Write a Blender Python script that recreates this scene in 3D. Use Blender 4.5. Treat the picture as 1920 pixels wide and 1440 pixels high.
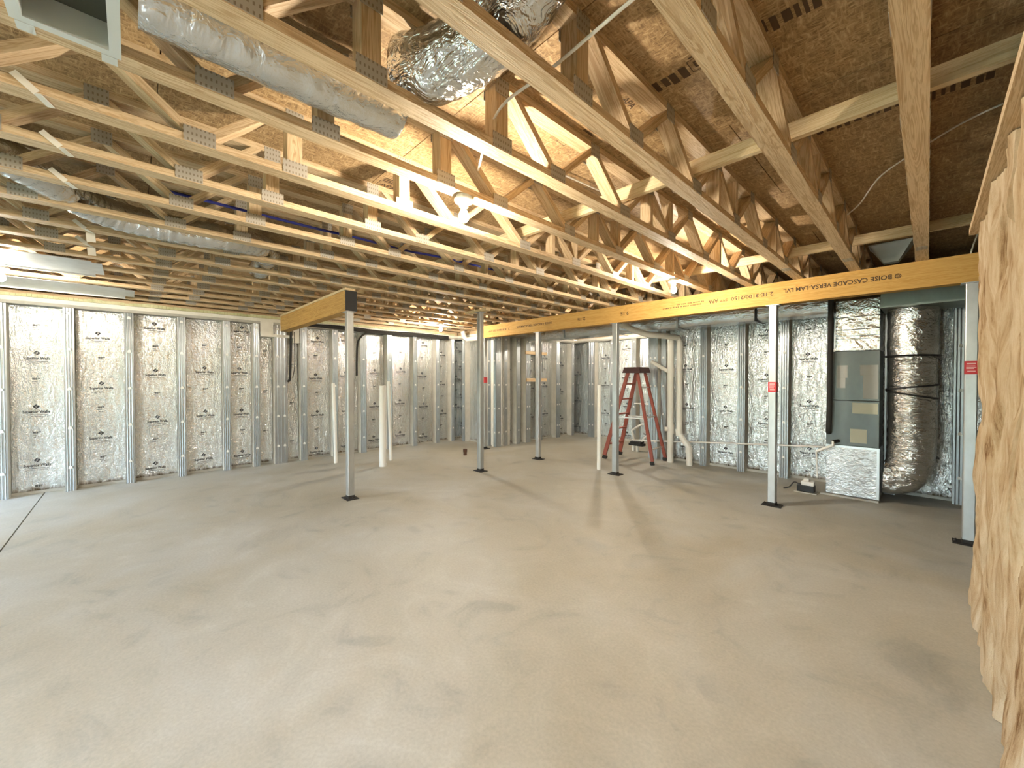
import bpy, bmesh, math, random
from mathutils import Vector, Matrix, noise
rnd = random.Random(7)
PI = math.pi
for o in list(bpy.data.objects): bpy.data.objects.remove(o)
sc = bpy.context.scene
col = sc.collection

# ------------------------------------------------------------------ camera
# photo read as 1920x1440, focal length 746 px, horizon at row 710
CAM_H = 1.52
cam_data = bpy.data.cameras.new('camera'); cam = bpy.data.objects.new('camera', cam_data); col.objects.link(cam)
cam_data.sensor_width = 36.0; cam_data.lens = 36.0 * 746 / 1920
cam_data.clip_start = 0.02
cam.location = (0, 0, CAM_H)
cam.rotation_euler = (math.radians(90 - 0.768), 0, math.radians(46.276))
sc.camera = cam

# ------------------------------------------------------------------ daylight and exposure
world = bpy.data.worlds.new('world'); sc.world = world; world.use_nodes = True
wn = world.node_tree; wn.nodes.clear()
w_out = wn.nodes.new('ShaderNodeOutputWorld'); w_bg = wn.nodes.new('ShaderNodeBackground')
w_tc = wn.nodes.new('ShaderNodeTexCoord'); w_sep = wn.nodes.new('ShaderNodeSeparateXYZ'); w_ramp = wn.nodes.new('ShaderNodeValToRGB')
w_map = wn.nodes.new('ShaderNodeMath'); w_map.operation = 'MULTIPLY_ADD'; w_map.inputs[1].default_value = 0.5; w_map.inputs[2].default_value = 0.5
wn.links.new(w_tc.outputs['Generated'], w_sep.inputs[0]); wn.links.new(w_sep.outputs['Z'], w_map.inputs[0])
wn.links.new(w_map.outputs[0], w_ramp.inputs[0]); wn.links.new(w_ramp.outputs[0], w_bg.inputs[0]); wn.links.new(w_bg.outputs[0], w_out.inputs[0])
e = w_ramp.color_ramp.elements
e[0].position = 0.0; e[0].color = (0.12, 0.13, 0.10, 1)
e[1].position = 0.49; e[1].color = (0.22, 0.27, 0.19, 1)
for p, c in ((0.52, (0.50, 0.62, 0.56, 1)), (0.60, (0.68, 0.82, 1.0, 1)), (1.0, (0.50, 0.70, 1.0, 1))):
    q = e.new(p); q.color = c
w_bg.inputs[1].default_value = 8.5
BULB = 560.0          # radiance of the bare bulbs
vs = sc.view_settings
vs.view_transform = 'Standard'; vs.look = 'None'; vs.gamma = 1.0; vs.use_curve_mapping = False
vs.exposure = 2.0
cy = sc.cycles
cy.adaptive_threshold = 0.05
cy.max_bounces = 7; cy.diffuse_bounces = 4; cy.glossy_bounces = 3; cy.transparent_max_bounces = 6
cy.sample_clamp_indirect = 6.0; cy.caustics_reflective = False; cy.caustics_refractive = False
cy.use_denoising = True

# ------------------------------------------------------------------ materials
def new_mat(name):
    m = bpy.data.materials.new(name); m.use_nodes = True
    nt = m.node_tree; b = nt.nodes['Principled BSDF']
    return m, nt, b
def plain(name, c, rough=0.6, metal=0.0, spec=0.5):
    m, nt, b = new_mat(name)
    b.inputs['Base Color'].default_value = (*c, 1); b.inputs['Roughness'].default_value = rough
    b.inputs['Metallic'].default_value = metal; b.inputs['Specular IOR Level'].default_value = spec
    return m
def coords(nt, scale, rand=True):
    tc = nt.nodes.new('ShaderNodeTexCoord'); mp = nt.nodes.new('ShaderNodeMapping'); mp.inputs['Scale'].default_value = scale
    if rand:
        oi = nt.nodes.new('ShaderNodeObjectInfo'); mul = nt.nodes.new('ShaderNodeVectorMath'); mul.operation = 'SCALE'
        cmb = nt.nodes.new('ShaderNodeCombineXYZ')
        for i in range(3): nt.links.new(oi.outputs['Random'], cmb.inputs[i])
        nt.links.new(cmb.outputs[0], mul.inputs[0]); mul.inputs['Scale'].default_value = 37.0
        add = nt.nodes.new('ShaderNodeVectorMath'); add.operation = 'ADD'
        nt.links.new(tc.outputs['Object'], add.inputs[0]); nt.links.new(mul.outputs[0], add.inputs[1])
        nt.links.new(add.outputs[0], mp.inputs[0])
    else:
        nt.links.new(tc.outputs['Object'], mp.inputs[0])
    return mp.outputs[0]
def noise_n(nt, vec, scale, detail=3, rough=0.5, dist=0.0):
    n = nt.nodes.new('ShaderNodeTexNoise'); n.inputs['Scale'].default_value = scale; n.inputs['Detail'].default_value = detail
    n.inputs['Roughness'].default_value = rough; n.inputs['Distortion'].default_value = dist
    nt.links.new(vec, n.inputs['Vector']); return n.outputs['Fac']
def ramp(nt, fac, stops):
    r = nt.nodes.new('ShaderNodeValToRGB'); el = r.color_ramp.elements
    el[0].position, el[0].color = stops[0][0], (*stops[0][1], 1)
    el[1].position, el[1].color = stops[1][0], (*stops[1][1], 1)
    for p, c in stops[2:]: el.new(p).color = (*c, 1)
    nt.links.new(fac, r.inputs[0]); return r.outputs[0]
def mixc(nt, a, b, fac, mode='MIX'):
    m = nt.nodes.new('ShaderNodeMix'); m.data_type = 'RGBA'; m.blend_type = mode
    for sock, v in ((m.inputs['Factor'], fac), (m.inputs['A'], a), (m.inputs['B'], b)):
        if isinstance(v, (int, float)): sock.default_value = v
        elif isinstance(v, tuple): sock.default_value = (*v, 1)
        else: nt.links.new(v, sock)
    return m.outputs['Result']
def bump(nt, b, h, dist=0.01, strength=1.0):
    n = nt.nodes.new('ShaderNodeBump'); n.inputs['Distance'].default_value = dist; n.inputs['Strength'].default_value = strength
    nt.links.new(h, n.inputs['Height']); nt.links.new(n.outputs[0], b.inputs['Normal'])
def wood(name, light, dark, axis, rough=0.65):
    m, nt, b = new_mat(name)
    s = [11.0, 11.0, 11.0]; s[axis] = 0.5
    v = coords(nt, s); g = noise_n(nt, v, 2.0, 4, 0.6, 1.6)
    sf = [70.0, 70.0, 70.0]; sf[axis] = 1.6
    fine = noise_n(nt, coords(nt, sf), 1.0, 3, 0.6, 0.5)
    sn = nt.nodes.new('ShaderNodeMath'); sn.operation = 'MULTIPLY'; sn.inputs[1].default_value = 46.0; nt.links.new(g, sn.inputs[0])
    si = nt.nodes.new('ShaderNodeMath'); si.operation = 'SINE'; nt.links.new(sn.outputs[0], si.inputs[0])
    ma = nt.nodes.new('ShaderNodeMath'); ma.operation = 'MULTIPLY_ADD'; ma.inputs[1].default_value = 0.22; nt.links.new(si.outputs[0], ma.inputs[0]); nt.links.new(fine, ma.inputs[2])
    s2 = [3.4, 3.4, 3.4]; s2[axis] = 1.1
    k = noise_n(nt, coords(nt, s2), 1.7, 2)
    base = ramp(nt, ma.outputs[0], [(0.22, dark), (0.66, light)])
    base = mixc(nt, base, tuple(c * 0.55 for c in dark), ramp(nt, k, [(0.64, (0, 0, 0)), (0.80, (0.7, 0.7, 0.7))]))
    nt.links.new(base, b.inputs['Base Color']); b.inputs['Roughness'].default_value = rough
    b.inputs['Specular IOR Level'].default_value = 0.25
    bump(nt, b, ma.outputs[0], 0.0015, 0.5)
    return m
PINE_L, PINE_D = (0.65, 0.50, 0.315), (0.46, 0.315, 0.17)
M = {}
M['pine_x'] = wood('pine_x', PINE_L, PINE_D, 0); M['pine_y'] = wood('pine_y', PINE_L, PINE_D, 1); M['pine_z'] = wood('pine_z', PINE_L, PINE_D, 2)
M['pale_x'] = wood('pale_board_x', (0.74, 0.60, 0.38), (0.58, 0.42, 0.22), 0)
M['beam'] = wood('laminated_beam', (0.62, 0.38, 0.12), (0.52, 0.29, 0.07), 0, 0.65)
M['beam_old'] = wood('beam_pine', (0.62, 0.38, 0.13), (0.46, 0.25, 0.07), 0, 0.6)

def osb():
    m, nt, b = new_mat('oriented_strand_board')
    v1 = coords(nt, (9, 30, 9)); a = noise_n(nt, v1, 2.0, 3, 0.6, 1.5)
    v2 = coords(nt, (34, 8, 9)); c = noise_n(nt, v2, 1.6, 3, 0.6, 1.2)
    v3 = coords(nt, (1.2, 1.2, 1.2)); d = noise_n(nt, v3, 1.5, 2)
    mx = nt.nodes.new('ShaderNodeMath'); mx.operation = 'MAXIMUM'; nt.links.new(a, mx.inputs[0]); nt.links.new(c, mx.inputs[1])
    base = ramp(nt, mx.outputs[0], [(0.40, (0.22, 0.13, 0.055)), (0.56, (0.42, 0.27, 0.125)), (0.72, (0.62, 0.45, 0.25))])
    base = mixc(nt, base, (0.72, 0.70, 0.66), ramp(nt, d, [(0.3, (0, 0, 0)), (0.75, (0.5, 0.5, 0.5))]), 'MULTIPLY')
    nt.links.new(base, b.inputs['Base Color']); b.inputs['Roughness'].default_value = 0.75; bump(nt, b, mx.outputs[0], 0.003, 0.6)
    return m
M['osb'] = osb()

def concrete_floor():
    m, nt, b = new_mat('floor_concrete')
    v = coords(nt, (1, 1, 1), False)
    big = noise_n(nt, v, 0.55, 4, 0.55, 0.8); mid = noise_n(nt, v, 1.9, 5, 0.6, 1.6); fine = noise_n(nt, v, 60, 3, 0.6)
    base = ramp(nt, big, [(0.30, (0.415, 0.39, 0.31)), (0.48, (0.46, 0.45, 0.385)), (0.66, (0.51, 0.52, 0.485))])
    dk = ramp(nt, mid, [(0.26, (0.74, 0.76, 0.78)), (0.44, (0.96, 0.96, 0.96)), (0.56, (1, 1, 1)), (0.72, (1.10, 1.11, 1.13))])
    base = mixc(nt, base, dk, 1.0, 'MULTIPLY')
    fn = ramp(nt, fine, [(0.3, (0.90, 0.90, 0.90)), (0.7, (1.06, 1.06, 1.06))])
    base = mixc(nt, base, fn, 1.0, 'MULTIPLY')
    nt.links.new(base, b.inputs['Base Color'])
    rr = ramp(nt, mid, [(0.3, (0.42,) * 3), (0.7, (0.62,) * 3)]); nt.links.new(rr, b.inputs['Roughness'])
    b.inputs['Specular IOR Level'].default_value = 0.35
    bump(nt, b, fine, 0.002, 0.25)
    return m
M['floor'] = concrete_floor()

def foil(name, basec, rough, sx, sz, dist, fine=26.0, dirt=False):
    m, nt, b = new_mat(name)
    v = coords(nt, (sx, sx, sz)); n1 = noise_n(nt, v, 7.0, 4, 0.6, 0.7)
    v2 = coords(nt, (1, 1, 1)); n2 = noise_n(nt, v2, fine, 3, 0.6, 0.4)
    ad = nt.nodes.new('ShaderNodeMath'); ad.operation = 'MULTIPLY_ADD'; ad.inputs[1].default_value = 0.35
    nt.links.new(n2, ad.inputs[0]); nt.links.new(n1, ad.inputs[2])
    n3 = noise_n(nt, v2, 2.2, 3)
    bc = ramp(nt, n3, [(0.3, tuple(c * 0.86 for c in basec)), (0.7, basec)])
    if dirt:
        tc = nt.nodes.new('ShaderNodeTexCoord'); sp = nt.nodes.new('ShaderNodeSeparateXYZ'); nt.links.new(tc.outputs['Object'], sp.inputs[0])
        mm = nt.nodes.new('ShaderNodeMath'); mm.operation = 'MULTIPLY_ADD'; mm.inputs[1].default_value = 0.16
        nt.links.new(n1, mm.inputs[0]); nt.links.new(sp.outputs['Z'], mm.inputs[2])
        msk = ramp(nt, mm.outputs[0], [(0.10, (1, 1, 1)), (0.17, (0, 0, 0))])
        bc = mixc(nt, bc, (0.16, 0.12, 0.07), msk)
        nt.links.new(mixc(nt, (rough,) * 3, (0.8,) * 3, msk), b.inputs['Roughness'])
    else:
        b.inputs['Roughness'].default_value = rough
    nt.links.new(bc, b.inputs['Base Color']); b.inputs['Metallic'].default_value = 0.92
    bump(nt, b, ad.outputs[0], dist, 1.0)
    return m
M['foil'] = foil('wall_foil', (0.72, 0.745, 0.75), 0.17, 2.6, 0.8, 0.024, 34.0, True)
M['foil_duct'] = foil('duct_foil', (0.70, 0.70, 0.68), 0.17, 1.2, 1.2, 0.02, 20.0)
M['foil_flex'] = foil('flex_foil', (0.72, 0.71, 0.68), 0.15, 0.8, 2.2, 0.045, 12.0)
M['foil_matte'] = foil('matte_foil', (0.70, 0.72, 0.72), 0.26, 0.8, 2.0, 0.02, 14.0)
M['foil_bubble'] = foil('bubble_foil', (0.66, 0.68, 0.70), 0.22, 3.0, 3.0, 0.012, 70.0)

def galv(name, c, rough, metal=0.75):
    m, nt, b = new_mat(name)
    v = coords(nt, (1, 1, 0.5)); n = noise_n(nt, v, 9, 4, 0.6)
    nt.links.new(ramp(nt, n, [(0.3, tuple(x * 0.82 for x in c)), (0.7, c)]), b.inputs['Base Color'])
    b.inputs['Metallic'].default_value = metal; b.inputs['Roughness'].default_value = rough
    return m
M['galv'] = galv('galvanised_facing', (0.44, 0.475, 0.50), 0.33)
M['post'] = galv('post_steel', (0.56, 0.58, 0.58), 0.38)
M['duct'] = galv('sheet_metal', (0.60, 0.63, 0.64), 0.36)
M['duct_dark'] = galv('trunk_metal', (0.36, 0.40, 0.36), 0.45)
def plate_mat():
    m, nt, b = new_mat('toothed_plate')
    tc = nt.nodes.new('ShaderNodeTexCoord'); sp = nt.nodes.new('ShaderNodeSeparateXYZ'); nt.links.new(tc.outputs['Object'], sp.inputs[0])
    def wave(sock, freq, ph=0.0):
        a = nt.nodes.new('ShaderNodeMath'); a.operation = 'MULTIPLY_ADD'; a.inputs[1].default_value = freq; a.inputs[2].default_value = ph; nt.links.new(sock, a.inputs[0])
        c = nt.nodes.new('ShaderNodeMath'); c.operation = 'SINE'; nt.links.new(a.outputs[0], c.inputs[0]); return c.outputs[0]
    mn = nt.nodes.new('ShaderNodeMath'); mn.operation = 'MINIMUM'
    nt.links.new(wave(sp.outputs['Y'], 2 * PI / .0165), mn.inputs[0]); nt.links.new(wave(sp.outputs['Z'], 2 * PI / .030, 1.0), mn.inputs[1])
    nt.links.new(ramp(nt, mn.outputs[0], [(0.25, (0.44, 0.41, 0.35)), (0.42, (0.26, 0.22, 0.16))]), b.inputs['Base Color'])
    b.inputs['Metallic'].default_value = 0.35; b.inputs['Roughness'].default_value = 0.5
    return m
M['plate'] = plate_mat()
def concrete(name, a, c):
    m, nt, b = new_mat(name)
    v = coords(nt, (1, 1, 1)); n = noise_n(nt, v, 5, 5, 0.65)
    nt.links.new(ramp(nt, n, [(0.25, a), (0.65, c)]), b.inputs['Base Color']); b.inputs['Roughness'].default_value = 0.85
    bump(nt, b, n, 0.004, 0.5); return m
M['concrete'] = concrete('stud_concrete', (0.70, 0.68, 0.61), (0.86, 0.84, 0.77))
M['concrete_grey'] = concrete('wall_concrete', (0.36, 0.35, 0.31), (0.52, 0.51, 0.46))
M['foam'] = concrete('spray_foam', (0.42, 0.44, 0.20), (0.70, 0.68, 0.44))
def fluff():
    m, nt, b = new_mat('brown_batt')
    v = coords(nt, (3.2, 3.2, 0.55)); n = noise_n(nt, v, 3.2, 7, 0.72, 0.5); v2 = coords(nt, (1, 1, 1)); n2 = noise_n(nt, v2, 90, 3, 0.7)
    base = ramp(nt, n, [(0.33, (0.17, 0.085, 0.035)), (0.43, (0.43, 0.30, 0.175)), (0.53, (0.54, 0.42, 0.28)), (0.70, (0.66, 0.56, 0.42))])
    nt.links.new(base, b.inputs['Base Color']); b.inputs['Roughness'].default_value = 1.0; b.inputs['Specular IOR Level'].default_value = 0.05
    bump(nt, b, n2, 0.006, 0.8); return m
M['batt'] = fluff()
M['pvc'] = plain('white_pvc', (0.78, 0.76, 0.70), 0.35)
M['pvc_clean'] = plain('bright_pvc', (0.85, 0.84, 0.80), 0.3)
M['red'] = plain('ladder_red', (0.29, 0.07, 0.045), 0.5); M['alu'] = plain('aluminium', (0.62, 0.58, 0.54), 0.4, 0.7)
M['black'] = plain('black_plastic', (0.015, 0.014, 0.014), 0.5); M['black_rub'] = plain('black_rubber', (0.022, 0.02, 0.018), 0.8)
M['cap'] = plain('ladder_cap', (0.06, 0.02, 0.018), 0.5)
M['cabinet'] = galv('cabinet_paint', (0.12, 0.135, 0.13), 0.38, 0.35)
M['paper'] = plain('paper_label', (0.46, 0.47, 0.45), 0.7); M['paper_y'] = plain('cream_label', (0.62, 0.62, 0.50), 0.7)
M['sticker'] = plain('red_sticker', (0.62, 0.035, 0.045), 0.5); M['sticker_ink'] = plain('sticker_ink', (0.85, 0.55, 0.55), 0.6)
M['print'] = plain('black_print', (0.015, 0.018, 0.024), 0.6); M['print_faint'] = plain('faint_print', (0.10, 0.105, 0.10), 0.6)
M['print_brown'] = plain('brown_print', (0.075, 0.04, 0.015), 0.7)
M['white'] = plain('white_cable', (0.75, 0.72, 0.64), 0.5); M['tab'] = plain('white_tab', (0.86, 0.87, 0.84), 0.6)
M['blue'] = plain('blue_tubing', (0.02, 0.03, 0.30), 0.4)
M['porcelain'] = plain('porcelain', (0.82, 0.82, 0.80), 0.25)
M['frame'] = plain('door_paint', (0.75, 0.75, 0.73), 0.5); M['brown_can'] = plain('rusty_brown', (0.10, 0.04, 0.02), 0.7)
M['boot'] = plain('boot_metal', (0.62, 0.66, 0.64), 0.45, 0.3); M['boot_in'] = plain('boot_inside', (0.05, 0.05, 0.035), 0.8)
M['grey_card'] = plain('pale_card', (0.66, 0.66, 0.60), 0.8)
def glass():
    m = bpy.data.materials.new('window_glass'); m.use_nodes = True; nt = m.node_tree; nt.nodes.clear()
    o = nt.nodes.new('ShaderNodeOutputMaterial'); t = nt.nodes.new('ShaderNodeBsdfTransparent'); g = nt.nodes.new('ShaderNodeBsdfGlossy')
    g.inputs['Roughness'].default_value = 0.02; mx = nt.nodes.new('ShaderNodeMixShader'); mx.inputs[0].default_value = 0.06
    nt.links.new(t.outputs[0], mx.inputs[1]); nt.links.new(g.outputs[0], mx.inputs[2]); nt.links.new(mx.outputs[0], o.inputs[0]); return m
M['glass'] = glass()
def bulb_mat():
    m, nt, b = new_mat('lit_bulb'); b.inputs['Base Color'].default_value = (1, 1, 1, 1)
    b.inputs['Emission Color'].default_value = (1.0, 0.89, 0.73, 1); b.inputs['Emission Strength'].default_value = BULB; return m
M['bulb'] = bulb_mat()

# ------------------------------------------------------------------ mesh helpers
class MB:
    def __init__(s): s.v = []; s.f = []
    def box(s, x0, y0, z0, x1, y1, z1):
        n = len(s.v)
        s.v += [(x0, y0, z0), (x1, y0, z0), (x1, y1, z0), (x0, y1, z0), (x0, y0, z1), (x1, y0, z1), (x1, y1, z1), (x0, y1, z1)]
        s.f += [tuple(n + i for i in q) for q in ((3, 2, 1, 0), (4, 5, 6, 7), (0, 1, 5, 4), (1, 2, 6, 5), (2, 3, 7, 6), (3, 0, 4, 7))]
        return s
    def hexa(s, pts):                      # eight corners, ordered like box()
        n = len(s.v); s.v += [tuple(p) for p in pts]
        s.f += [tuple(n + i for i in q) for q in ((3, 2, 1, 0), (4, 5, 6, 7), (0, 1, 5, 4), (1, 2, 6, 5), (2, 3, 7, 6), (3, 0, 4, 7))]
        return s
    def bar(s, a, b, w, t, up=(0, 0, 1), w2=None, t2=None):     # box from a to b; w along side, t along up
        a = Vector(a); b = Vector(b); d = (b - a).normalized(); up = Vector(up)
        sd = d.cross(up).normalized(); u = sd.cross(d).normalized()
        w2 = w2 or w; t2 = t2 or t
        P = []
        for c, ww, tt in ((a, w, t), (b, w2, t2)):
            P += [c - sd * ww / 2 - u * tt / 2, c + sd * ww / 2 - u * tt / 2, c + sd * ww / 2 + u * tt / 2, c - sd * ww / 2 + u * tt / 2]
        return s.hexa([P[i] for i in range(8)])
    def prism(s, prof, c0, c1, axis=2):    # polygon profile extruded along an axis
        n = len(s.v); k = len(prof)
        def pt(a, b, c): return {0: (c, a, b), 1: (a, c, b), 2: (a, b, c)}[axis]
        s.v += [pt(a, b, c0) for a, b in prof] + [pt(a, b, c1) for a, b in prof]
        s.f += [tuple(n + i for i in reversed(range(k))), tuple(n + k + i for i in range(k))]
        s.f += [(n + i, n + (i + 1) % k, n + k + (i + 1) % k, n + k + i) for i in range(k)]
        return s
    def tube(s, path, r, seg=12, cap=True):
        P = [Vector(p) for p in path]; m = len(P); n = len(s.v)
        d0 = (P[1] - P[0]).normalized(); ref = Vector((0, 0, 1)) if abs(d0.z) < 0.9 else Vector((1, 0, 0))
        u = d0.cross(ref).normalized()
        for i, p in enumerate(P):
            d = ((P[min(i + 1, m - 1)] - P[max(i - 1, 0)])).normalized()
            u = (u - d * u.dot(d)).normalized(); w = d.cross(u)
            rr = r(i / (m - 1)) if callable(r) else r
            for k in range(seg):
                a = 2 * PI * k / seg; s.v.append(tuple(p + (u * math.cos(a) + w * math.sin(a)) * rr))
        for i in range(m - 1):
            for k in range(seg):
                s.f.append((n + i * seg + k, n + i * seg + (k + 1) % seg, n + (i + 1) * seg + (k + 1) % seg, n + (i + 1) * seg + k))
        if cap:
            s.f.append(tuple(n + k for k in reversed(range(seg)))); s.f.append(tuple(n + (m - 1) * seg + k for k in range(seg)))
        return s
    def lathe(s, prof, c=(0, 0, 0), seg=20):
        n = len(s.v); m = len(prof)
        for r, z in prof:
            for k in range(seg):
                a = 2 * PI * k / seg; s.v.append((c[0] + r * math.cos(a), c[1] + r * math.sin(a), c[2] + z))
        for i in range(m - 1):
            for k in range(seg):
                s.f.append((n + i * seg + k, n + i * seg + (k + 1) % seg, n + (i + 1) * seg + (k + 1) % seg, n + (i + 1) * seg + k))
        s.f.append(tuple(n + k for k in reversed(range(seg)))); s.f.append(tuple(n + (m - 1) * seg + k for k in range(seg)))
        return s
    def mesh(s, name, mat, smooth=False, bevel=0.0):
        me = bpy.data.meshes.new(name); me.from_pydata(s.v, [], s.f); me.update()
        bm = bmesh.new(); bm.from_mesh(me); bmesh.ops.recalc_face_normals(bm, faces=bm.faces)
        if bevel: bmesh.ops.bevel(bm, geom=bm.edges[:] , offset=bevel, segments=2, profile=0.6, affect='EDGES')
        bm.to_mesh(me); bm.free()
        if smooth:
            me.polygons.foreach_set('use_smooth', [True] * len(me.polygons))
            try: me.set_sharp_from_angle(angle=math.radians(40))
            except Exception: pass
        me.materials.append(mat); return me
def link(name, data, parent=None, loc=(0, 0, 0), rot=(0, 0, 0)):
    o = bpy.data.objects.new(name, data); col.objects.link(o); o.location = loc; o.rotation_euler = rot
    if parent is not None: o.parent = parent
    return o
def ob(name, mb, mat, parent=None, loc=(0, 0, 0), rot=(0, 0, 0), smooth=False, bevel=0.0):
    return link(name, mb.mesh(name, mat, smooth, bevel), parent, loc, rot)
def tag(o, label, cat, group=None):
    o['label'] = label; o['category'] = cat
    if group: o['group'] = group
    return o
def thing(name, label, cat, loc=(0, 0, 0), group=None):
    return tag(link(name, None, None, loc), label, cat, group)
def struct(o): o['kind'] = 'structure'; return o
def catmull(pts, n=8):
    P = [Vector(p) for p in pts]; P = [P[0] * 2 - P[1]] + P + [P[-1] * 2 - P[-2]]; out = []
    for i in range(1, len(P) - 2):
        for k in range(n):
            t = k / n; a, b, c, d = P[i - 1:i + 3]
            out.append(0.5 * ((2 * b) + (c - a) * t + (2 * a - 5 * b + 4 * c - d) * t * t + (3 * b - a - 3 * c + d) * t ** 3))
    out.append(P[-2]); return out
def B(*a): return MB().box(*a)

_dg = None
def text_mesh(s, size, mat, bold=0.022):
    cu = bpy.data.curves.new('lettering', 'FONT'); cu.body = s; cu.size = size; cu.align_x = 'CENTER'; cu.align_y = 'CENTER'; cu.resolution_u = 2; cu.offset = size * bold
    o = bpy.data.objects.new('lettering', cu); col.objects.link(o)
    bpy.context.view_layer.update()
    me = bpy.data.meshes.new_from_object(o.evaluated_get(bpy.context.evaluated_depsgraph_get()))
    bpy.data.objects.remove(o); me.materials.clear(); me.materials.append(mat); return me
def flat_polys(me, polys):                 # add flat polygons in the lettering's own plane
    bm = bmesh.new(); bm.from_mesh(me)
    for p in polys: bm.faces.new([bm.verts.new((x, y, 0)) for x, y in p])
    bm.to_mesh(me); bm.free(); return me

# ------------------------------------------------------------------ the setting
ZC = 2.65           # underside of the trusses
ZT = 3.006          # underside of the subfloor
f = MB()
f.box(-8.45, -3.4, -0.15, 2.3, 9.2, -0.02)
f.box(-8.45, -3.4, -0.02, 2.3, -0.856, 0.0); f.box(-8.45, -0.844, -0.02, 2.3, 9.2, 0.0)
floor = struct(ob('floor', f, M['floor']))
ceiling = struct(ob('ceiling', B(-8.45, -3.4, ZT + 0.02, 2.3, 9.2, ZT + 0.10), M['pine_x']))
pm = B(-1.2175, -0.6075, -0.009, 1.2175, 0.6075, 0.009).mesh('subfloor_panel', M['osb'])
for j in range(11):
    yc = -2.62 + 1.22 * j - 0.32; off = 0.0 if j % 2 else 1.22
    for i in range(-1, 5):
        xc = 1.0 + off - 2.44 * i - 0.6
        x0, x1 = max(xc - 1.2175, -8.4), min(xc + 1.2175, 2.25)
        if x1 - x0 < 0.1: continue
        if x1 - x0 > 2.43: link('subfloor_panel', pm, ceiling, (xc, yc, ZT + 0.0095))
        else: ob('subfloor_panel', B(-(x1 - x0) / 2, -0.6075, -0.009, (x1 - x0) / 2, 0.6075, 0.009), M['osb'], ceiling, ((x0 + x1) / 2, yc, ZT + 0.0095))

# --- precast foundation walls: concrete studs with steel facing, foil-faced insulation panels between
WALL_T = 2.57
logo = text_mesh('Superior Walls', 0.052, M['print'], .022)
xs = [v.co.x for v in logo.vertices]; lw = max(xs) - min(xs)
for v in logo.vertices: v.co.x *= 0.235 / lw
d = 0.021
def turned(a0, b0, a1, b1):                # rectangle in the emblem's own square, turned onto its corner
    return [((a - b) * d * .75, .070 + (a + b) * d * .72) for a, b in ((a0, b0), (a1, b0), (a1, b1), (a0, b1))]
flat_polys(logo, [turned(-1, .42, 1, 1), turned(-1, .14, -.35, .42), turned(-1, -.14, 1, .14), turned(.35, -.42, 1, -.14), turned(-1, -1, 1, -.42),
                  [(-.075, -.036), (.10, -.036), (.10, -.041), (-.075, -.041)]])
small = bpy.data.meshes.new('printed_mark'); small.materials.append(M['print_faint'])
def rc(x0, y0, x1, y1): return [(x0, y0), (x1, y0), (x1, y1), (x0, y1)]
flat_polys(small, [rc(-.030, .004, -.006, .030), rc(-.002, .002, .012, .030), rc(.016, .016, .036, .030), rc(-.034, -.020, .010, -.014), rc(-.022, -.046, -.004, -.040), rc(.006, -.046, .022, -.040)])
faint = bpy.data.meshes.new('printed_note'); faint.materials.append(M['print_faint'])
flat_polys(faint, [rc(-.10 + .018 * i, -.066 + .004 * (i % 2), -.10 + .018 * i + .013, -.061 + .004 * (i % 2)) for i in range(12)])
tabm = MB().prism([(-.021, -.019), (.021, -.019), (.016, .008), (.008, .019), (-.008, .019), (-.016, .008)], -.002, .002, 1).mesh('punched_tab', M['tab'])
stud_cache = {}
def facing_mesh(w):
    if w not in stud_cache:
        h = w / 2; prof = [(-h, .004), (-h, -.004)]
        for k in (-.5, 0.0, .5):
            prof += [(k * w * .55 - .006, -.004), (k * w * .55, -.0085), (k * w * .55 + .006, -.004)]
        prof += [(h, -.004), (h, .004)]
        stud_cache[w] = (MB().prism(prof, 0.0, WALL_T - .10, 2).mesh('steel_facing', M['galv']),
                         B(-h + .003, .004, 0, h - .003, .19, WALL_T - .10).mesh('concrete_stud', M['concrete']))
    return stud_cache[w]
TABS = (0.324, 0.857, 1.383, 1.916, 2.40)
def precast_wall(name, loc, rotz, x0, x1, studs, phase=0.0, end_l=None, end_r=None):
    """local x runs along the wall, local -y looks into the room; y = 0 is the face of the studs"""
    root = struct(ob(name, MB().box(x0, .205, -.1, x1, .42, WALL_T - .1).box(x0, .0, WALL_T - .095, x1, .42, WALL_T).box(x0, .15, 0.0, x1, .205, .035), M['concrete_grey'], None, loc, (0, 0, rotz)))
    ob('top_flange', B(x0, -.006, WALL_T - .055, x1, -.0005, WALL_T - .002), M['concrete'], root)
    for c, w in studs:
        fm, sm = facing_mesh(w)
        st = link('concrete_stud', sm, root, (c, 0, 0)); fa = link('steel_facing', fm, root, (c, 0, 0))
        xs = (0,) if w < .15 else (-w / 4, w / 4)
        for z in TABS:
            for dx in xs: link('punched_tab', tabm, fa, (dx, -.0108, z), (0, 0, 0))
    edges = [(x0, 0.0)] + list(studs) + [(x1, 0.0)]
    for i in range(len(edges) - 1):
        a = edges[i][0] + edges[i][1] / 2 + .002; b = edges[i + 1][0] - edges[i + 1][1] / 2 - .002
        if b - a < .05: continue
        w = b - a; c = (a + b) / 2
        p = ob('insulation_panel', B(-w / 2, .165, .02, w / 2, .2, WALL_T - .098), M['foil'], root, (c, 0, 0))
        ph = rnd.uniform(-.30, .30) if (i % 3) else .0
        for k in range(-1, 4):
            zl = .155 + phase + ph + .71 * k
            lx = rnd.uniform(-.03, .03) if w > .28 else 0.0
            if .10 < zl < 2.33 and w > .25:
                link('printed_logo', logo, p, (lx, .1635, zl), (PI / 2, 0, 0)); link('printed_note', faint, p, (lx, .1637, zl), (PI / 2, 0, 0))
            zm = zl + .42
            if .08 < zm < 2.36 and w > .18: link('printed_mark', small, p, (lx, .1635, zm), (PI / 2, 0, 0))
    return root
LW = .098
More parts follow.
